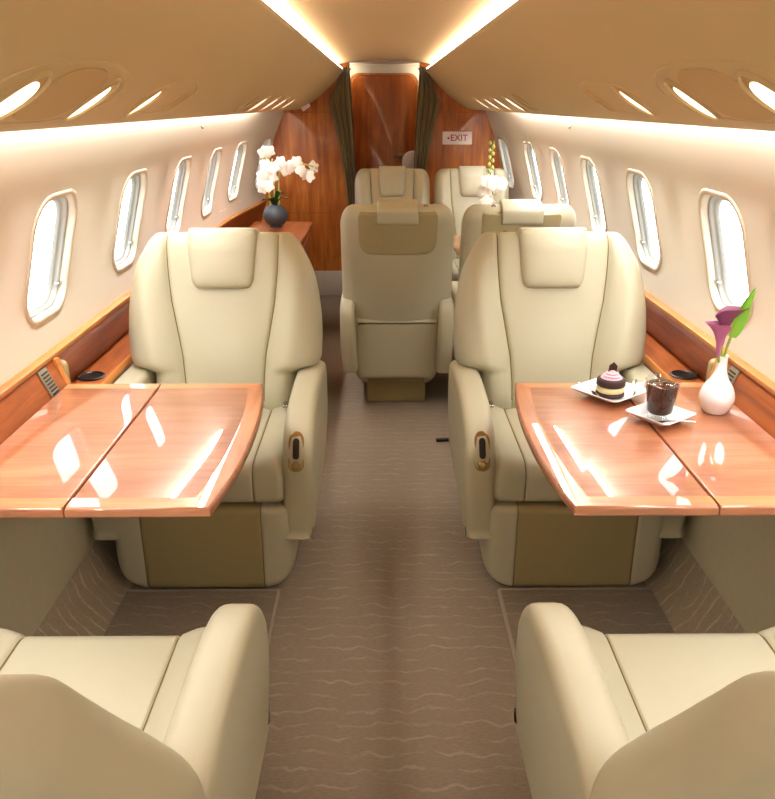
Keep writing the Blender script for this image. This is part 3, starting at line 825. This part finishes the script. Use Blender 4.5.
def leaf_blade(mb, pts, w, n=9, mat=0, lift=.0):
    P = catmull(pts, 4); m = len(P); rows = []
    for i, p in enumerate(P):
        t = i / (m - 1); ww = w * sin(pi * min(1, .08 + .92 * t)) ** .8 * (1 - .25 * t)
        q = P[min(i + 1, m - 1)]; o = P[max(i - 1, 0)]; dx, dy = q[0] - o[0], q[1] - o[1]; l = math.hypot(dx, dy) or 1
        sx_, sy_ = -dy / l, dx / l
        rows.append([(p[0] + sx_ * ww * u, p[1] + sy_ * ww * u, p[2] + lift * w * abs(u)) for u in (-1, -.5, 0, .5, 1)])
    mb.loft(rows, mat, (False, False), closed=False)

# left orchid in a dark round pot
e = empty('potted_orchid', (-.735, 5.33, .72)); tag(e, 'white orchid in dark slate bowl on the wood cabinet', 'potted plant', 'white potted orchids')
mb = MB(); R = .082
mb.lathe([(.03, 0), (.042, .001)] + [(R * cos(a), .076 + R * .92 * sin(a)) for a in [radians(-60 + 118 * k / 14) for k in range(15)]] + [(.040, .145), (.036, .130), (.001, .128)], 32); pot = mb.build('pot', M['pot'], e)
stems = [[(-.03, 0, .12), (-.035, 0, .24), (-.03, 0, .36), (.0, -.01, .44)], [(.0, 0, .12), (.0, -.01, .26), (-.01, -.02, .38), (-.05, -.03, .45)], [(.025, .0, .12), (.03, 0, .25), (.045, -.01, .36), (.10, -.02, .40), (.19, -.03, .41), (.27, -.03, .39)]]
for st in stems:
    mb = MB(); mb.tube(catmull(st, 6), .0055, 8); mb.build('stem', M['bud'], e)
for dx, dy, dz in ((.09, -.02, .06), (-.08, -.03, .05), (.05, .06, .09), (.06, -.06, .10), (-.03, -.07, .06)):
    mb = MB(); leaf_blade(mb, [(0, 0, .13), (dx * .5, dy * .5, .13 + dz), (dx, dy, .13 + dz * .9)], .024, lift=.3); mb.build('leaf', M['leaf_d'], e)
bl = []
for k in range(13): bl.append((-.075 + .10 * random.random(), -.05 + .05 * random.random(), .25 + .24 * random.random()))
for k in range(10):
    t = k / 9; bl.append((.03 + .235 * t, -.05 + .04 * random.random(), .355 + .085 * random.random() - .03 * t))
for c in bl:
    mb = MB(); petal_flower(mb, c, (random.uniform(-.6, .6), -1, random.uniform(-.3, .5)), .043); mb.build('bloom', M['petal'], e, 80)
for c in ((.285, -.03, .385), (.272, -.02, .36), (-.06, -.03, .49)):
    mb = MB(); mb.lathe([(.001, -.012), (.008, -.004), (.007, .006), (.001, .013)], 10, 0, c); mb.build('bud', M['bud'], e)

# right orchid, white blooms in front of the far right seat
e = empty('potted_orchid', (.625, 4.72, .70)); tag(e, 'white orchid with green buds beside the far right seat', 'potted plant', 'white potted orchids')
mb = MB(); mb.lathe([(.03, 0), (.045, .001), (.062, .05), (.064, .10), (.058, .10), (.055, .06), (.001, .055)], 28); mb.build('pot', M['white'], e)
st = [(0, 0, .06), (.01, 0, .20), (.0, 0, .34), (-.02, -.01, .46), (-.01, -.01, .56), (.0, -.01, .60)]
mb = MB(); mb.tube(catmull(st, 6), .005, 8); mb.build('stem', M['stem'], e)
for k in range(15):
    c = (random.uniform(-.05, .085), random.uniform(-.06, .0), random.uniform(.19, .39))
    mb = MB(); petal_flower(mb, c, (random.uniform(-.6, .6), -1, random.uniform(-.3, .5)), .042); mb.build('bloom', M['petal'], e, 80)
for k in range(9):
    t = k / 8; c = (-.025 + .02 * (k % 2), -.02, .43 + .155 * t)
    mb = MB(); mb.lathe([(.001, -.013), (.010, -.004), (.008, .006), (.001, .014)], 10, 0, c); mb.build('bud', M['bud'], e)
mb = MB(); leaf_blade(mb, [(0, 0, .06), (.06, .01, .13), (.12, .02, .14)], .025, lift=.3); leaf_blade(mb, [(0, 0, .06), (-.06, .01, .13), (-.11, .02, .12)], .025, lift=.3); mb.build('leaf', M['leaf_d'], e)

# ------------------------------------------------------------------ things on the right table
TZ = .7006
def square_plate(name, loc, size, rz, label, cat):
    e = empty(name, loc, rz); mb = MB()
    def ring(k, z, rr):
        h = size * k / 2
        return [(x, y, z + .012 * (max(0, abs(x) / (size / 2)) * max(0, abs(y) / (size / 2))) ** 1.5 * (k > .6)) for x, y in rrect(-h, h, -h, h, h * rr, 8)]
    mb.loft([ring(.55, 0, .5), ring(.62, .002, .45), ring(.97, .012, .16), ring(1.0, .014, .14), ring(.98, .0165, .14), ring(.66, .006, .4), ring(.60, .0045, .5), ring(.3, .0042, .9), ring(.02, .0042, .9)])
    mb.build('dish', M['white'], e, 60); tag(e, label, cat)
    return e
PX, PY = .640, 2.125
square_plate('dessert_plate', (PX, PY, TZ), .165, radians(38), 'small square white plate under the chocolate dessert', 'plate')
e = empty('layered_dessert', (PX + .002, PY + .002, TZ + .0045)); tag(e, 'round layered chocolate dessert with pink cream on square plate', 'dessert')
R = .041
for nm, z0, z1, mt, rr in (('cake_base', 0, .012, 'cake', R), ('cream_layer', .012, .030, 'cream', R * .97), ('chocolate_layer', .030, .052, 'cake', R * 1.0)):
    mb = MB(); mb.lathe([(.001, z0), (rr - .003, z0), (rr, z0 + .003), (rr, z1 - .004), (rr - .004, z1), (.001, z1)], 32); mb.build(nm, M[mt], e, 50)
mb = MB(); pr = []
for k in range(26):
    a = k / 25; pr.append((.028 * (1 - a) ** .6 * (1 + .12 * sin(a * 22)) + .001, .052 + .024 * a))
mb.lathe(pr, 24); mb.build('pink_cream_swirl', M['pink'], e, 60)
mb = MB(); mb.slab([(-.012, 0), (.012, .002), (.014, .022), (.003, .034), (-.010, .024)], 0, .003, .001, lambda a, b, t: (a, t - .002, .066 + b)); mb.build('chocolate_shard', M['choc'], e)
# fork and spoon leaning on the plate
def cutlery(name, p0, p1, label, spoon):
    e = empty(name, p0); d = [p1[i] - p0[i] for i in range(3)]
    mb = MB(); n = 10; pts = [tuple(d[i] * k / n + (0, 0, .004 * sin(pi * k / n))[i] for i in range(3)) for k in range(n + 1)]
    l = math.hypot(d[0], d[1]); sx_, sy_ = -d[1] / l, d[0] / l
    rows = []
    for k, p in enumerate(pts):
        t = k / n; w = lerp_table([(0, .0055), (.25, .004), (.62, .002), (.72, .003), (.85, .011 if spoon else .009), (1, .006 if spoon else .009)], t)
        dz = -.003 * sstep(.7, .9, t) if spoon else 0
        rows.append([(p[0] + sx_ * w * u, p[1] + sy_ * w * u, p[2] + zz + dz * (1 - abs(u))) for u, zz in ((-1, 0), (0, .0008), (1, 0), (1, .0015), (0, .0023), (-1, .0015))])
    mb.loft(rows); mb.build('bowl_and_handle' if spoon else 'prongs_and_handle', M['chrome'], e, 60); tag(e, label, 'cutlery', 'small cutlery on the right table')
cutlery('dessert_fork', (PX - .085, PY + .025, TZ + .034), (PX - .045, PY - .035, TZ + .012), 'small metal fork resting on the left edge of dessert plate', False)
cutlery('teaspoon', (PX + .085, PY + .04, TZ + .036), (PX + .055, PY - .03, TZ + .014), 'small metal spoon resting on the right edge of dessert plate', True)

GX, GY = .722, 1.940
square_plate('saucer', (GX + .004, GY, TZ), .135, radians(36), 'small square white saucer under the iced drink', 'saucer')
mb = MB()
gp = [(.001, 0), (.026, 0), (.029, .003), (.0305, .012), (.034, .020), (.0455, .112), (.0462, .113), (.0455, .1135), (.0435, .112), (.0325, .024), (.028, .019), (.001, .018)]
e = empty('drink_glass', (GX, GY, TZ + .0047)); tag(e, 'short glass tumbler of iced cola on a square saucer', 'glass')
mb.lathe(gp, 40); mb.build('tumbler', M['glass'], e, 60)
mb = MB(); mb.lathe([(.001, .0185), (.0275, .0195), (.0320, .0245), (.0415, .098), (.0405, .099), (.001, .0985)], 40); mb.build('cola', M['cola'], e, 60)
for k, (dx, dy, dz) in enumerate(((-.018, -.012, .0), (.015, -.016, .002), (.002, .014, .001), (.022, .012, -.001))):
    mb = MB(); mb.slab(rrect(-.012, .012, -.012, .012, .003, 3), -.011, .011, .003, lambda a, b, t: (dx + a * cos(k) - b * sin(k), dy + a * sin(k) + b * cos(k), .097 + dz + t * .7 + a * .15)); mb.build('ice_cube', M['ice'], e)
cutlery('teaspoon', (GX + .075, GY - .06, TZ + .020), (GX - .035, GY - .055, TZ + .014), 'small metal spoon lying on saucer edge before the drink', True)

VX, VY = .900, 2.005
e = empty('bud_vase', (VX, VY, TZ)); tag(e, 'white bottle-shaped bud vase holding purple calla lilies', 'vase')
mb = MB()
vp = catmull([(.001, 0), (.026, .0), (.034, .005), (.045, .030), (.047, .048), (.040, .072), (.026, .094), (.0165, .118), (.0135, .145), (.0140, .158), (.0150, .163)], 5) + [(.0125, .162), (.0105, .150), (.010, .11), (.001, .108)]
mb.lathe([(max(r, .001), z) for r, z in vp], 40); mb.build('vase_body', M['white'], e, 60)

def calla(top, bend, label, mat, size, face):
    e = empty('calla_lily', (VX, VY, TZ + .11)); tag(e, label, 'flower', 'calla lilies in the vase')
    tx, ty, tz = top
    mb = MB(); st = catmull([(.0045 * -bend - .001, 0, 0), (.003 * -bend - .002, 0, .05), (tx * .55, ty * .5, tz * .62), (tx, ty, tz)], 6); mb.tube(st, .0042, 8); mb.build('stem', M['stem'], e)
    # funnel: rings widening upward with one side drawn out into a point
    mb = MB(); rings = []
    for i in range(13):
        t = i / 12; r = size * (.17 + .22 * t + .62 * t ** 2.8); ring = []
        for j in range(28):
            a = 2 * pi * j / 28
            tip = max(0, cos(a - face)) ** 4
            back = max(0, -cos(a - face)) ** 2
            rr = r * (1 + .65 * tip * t ** 3 )
            ring.append((tx + rr * cos(a) + t * size * .15 * cos(face), ty + rr * sin(a) * .85, tz - .004 + size * 3.3 * t * (1 - .24 * back * t) + size * .12 * tip * t ** 2))
        rings.append(ring)
    mb.loft(rings, 0, (True, False)); mb.build('spathe', M[mat], e, 80)
    mb = MB(); mb.tube([(tx, ty, tz + .01), (tx, ty, tz + size * 2.2)], [.004, .003], 8); mb.build('spadix', M['bud'], e)
calla((-.008, .004, .084), 1, 'taller dark purple calla lily in the white vase', 'purple_d', .031, radians(-20))
calla((-.018, -.008, .056), -1, 'lower mauve purple calla lily in the white vase', 'purple', .028, radians(190))
e = empty('calla_leaf', (VX, VY, TZ + .11)); tag(e, 'bright green pointed leaf rising from the white vase', 'leaf')
mb = MB(); mb.tube(catmull([(.003, .006, 0), (.005, .005, .05), (.014, .001, .11), (.026, .002, .15)], 6), .0036, 8); mb.build('stem', M['stem'], e)
mb = MB(); rows = []
path = catmull([(.012, 0, .105), (.020, 0, .132), (.031, 0, .168), (.040, 0, .20), (.056, -.004, .238)], 5); m = len(path)
for i, p in enumerate(path):
    t = i / (m - 1); w = .0165 * sin(pi * (.10 + .90 * t) ** .8) ** .8 if t < 1 else 0
    rows.append([(p[0] + w * u, p[1] - abs(u) * w * .6, p[2] - .35 * w * u) for u in (-1, -.5, 0, .5, 1)])
mb.loft(rows, 0, (False, False), closed=False); mb.build('blade', M['leaf'], e, 80)

# ------------------------------------------------------------------ odds and ends
mb = MB(); mb.slab(rrect(-.03, .03, -.012, .012, .004, 3), 0, .012, .003, lambda a, b, t: (a, b, t)); o = mb.build('black_strap', M['black']); o.location = (.262, 3.39, .001); o.rotation_euler = (0, 0, radians(8))
tag(o, 'small black strap end on the carpet beside the right armchair', 'strap')
e = empty('entry_seat', (.235, 6.78, 0)); tag(e, 'pale rounded seat back in the entry by the wood door', 'seat')
mb = MB(); mb.slab(rrect(-.09, .09, .42, 1.13, (.02, .02, .03, .085), 8), 0, .06, .02, lambda a, b, t: (a, t, b)); mb.build('seat_back', M['white'], e)
mb = MB(); mb.slab(rrect(-.12, .12, -.06, .16, .03, 5), .0, .42, .02, lambda a, b, t: (a, b, t)); mb.build('pedestal', M['leather'], e)

# ------------------------------------------------------------------ light
def area(name, loc, rot, sx_, sy_, power, col=(1, .86, .66)):
    ld = bpy.data.lights.new(name, 'AREA'); ld.shape = 'RECTANGLE'; ld.size = sx_; ld.size_y = sy_; ld.energy = power; ld.color = col
    o = bpy.data.objects.new(name, ld); COL.objects.link(o); o.location = loc; o.rotation_euler = rot
    return o
for s in (-1, 1):
    # wall wash behind the lip
    area('cove_wash', (s * .815, (Y0 + Y1) / 2 - .25, 1.545), (0, -s * radians(30), 0), .044, Y1 - Y0 - .6, 112, (1, .97, .94))
    # glow on the central ceiling
    area('ceiling_wash', (s * .335, (Y0 + Y1) / 2, 1.752), (0, s * radians(150), 0), .012, Y1 - Y0 - .4, 7, (1, .94, .84))
area('rear_fill', (0, -1.1, 1.45), (radians(72), 0, 0), 1.2, .5, 2, (1, .95, .88))  # weak fill light added behind the camera, not a cabin fixture
for s in (-1, 1):
    pl = bpy.data.lights.new('entry_lamp', 'POINT'); pl.energy = .9; pl.color = (1, .88, .68); pl.shadow_soft_size = .012
    po = bpy.data.objects.new('entry_lamp', pl); COL.objects.link(po); po.location = (s * .30, Y2 - .10, 1.74)

w = bpy.data.worlds.new('sky'); SC.world = w; w.use_nodes = True; nt = w.node_tree
bg = nt.nodes['Background']; bg.inputs['Strength'].default_value = 8.0
tc = nt.nodes.new('ShaderNodeTexCoord'); sp = nt.nodes.new('ShaderNodeSeparateXYZ'); cr = nt.nodes.new('ShaderNodeValToRGB')
mr = nt.nodes.new('ShaderNodeMapRange'); mr.inputs['From Min'].default_value = -.4; mr.inputs['From Max'].default_value = .5
nt.links.new(tc.outputs['Generated'], sp.inputs[0]); nt.links.new(sp.outputs['Z'], mr.inputs['Value']); nt.links.new(mr.outputs['Result'], cr.inputs['Fac'])
cr.color_ramp.elements[0].color = (.80, .82, .80, 1); cr.color_ramp.elements[1].color = (.86, .94, 1, 1)
nt.links.new(cr.outputs['Color'], bg.inputs['Color'])

# ------------------------------------------------------------------ camera
cd = bpy.data.cameras.new('camera'); co = bpy.data.objects.new('camera', cd); COL.objects.link(co)
cd.sensor_fit = 'HORIZONTAL'; cd.sensor_width = 36; cd.lens = 36 * F_PX / 775; cd.clip_start = .02
co.location = CAM; co.rotation_euler = (radians(90) - PITCH, 0, -YAW)
SC.camera = co
SC.view_settings.view_transform = 'Standard'; SC.view_settings.look = 'None'
SC.view_settings.exposure = -0.5; SC.view_settings.gamma = .94
SC.cycles.max_bounces = 10; SC.cycles.diffuse_bounces = 6; SC.cycles.glossy_bounces = 4; SC.cycles.transparent_max_bounces = 16
SC.cycles.caustics_reflective = False; SC.cycles.caustics_refractive = False
SC.cycles.sample_clamp_indirect = 8.0
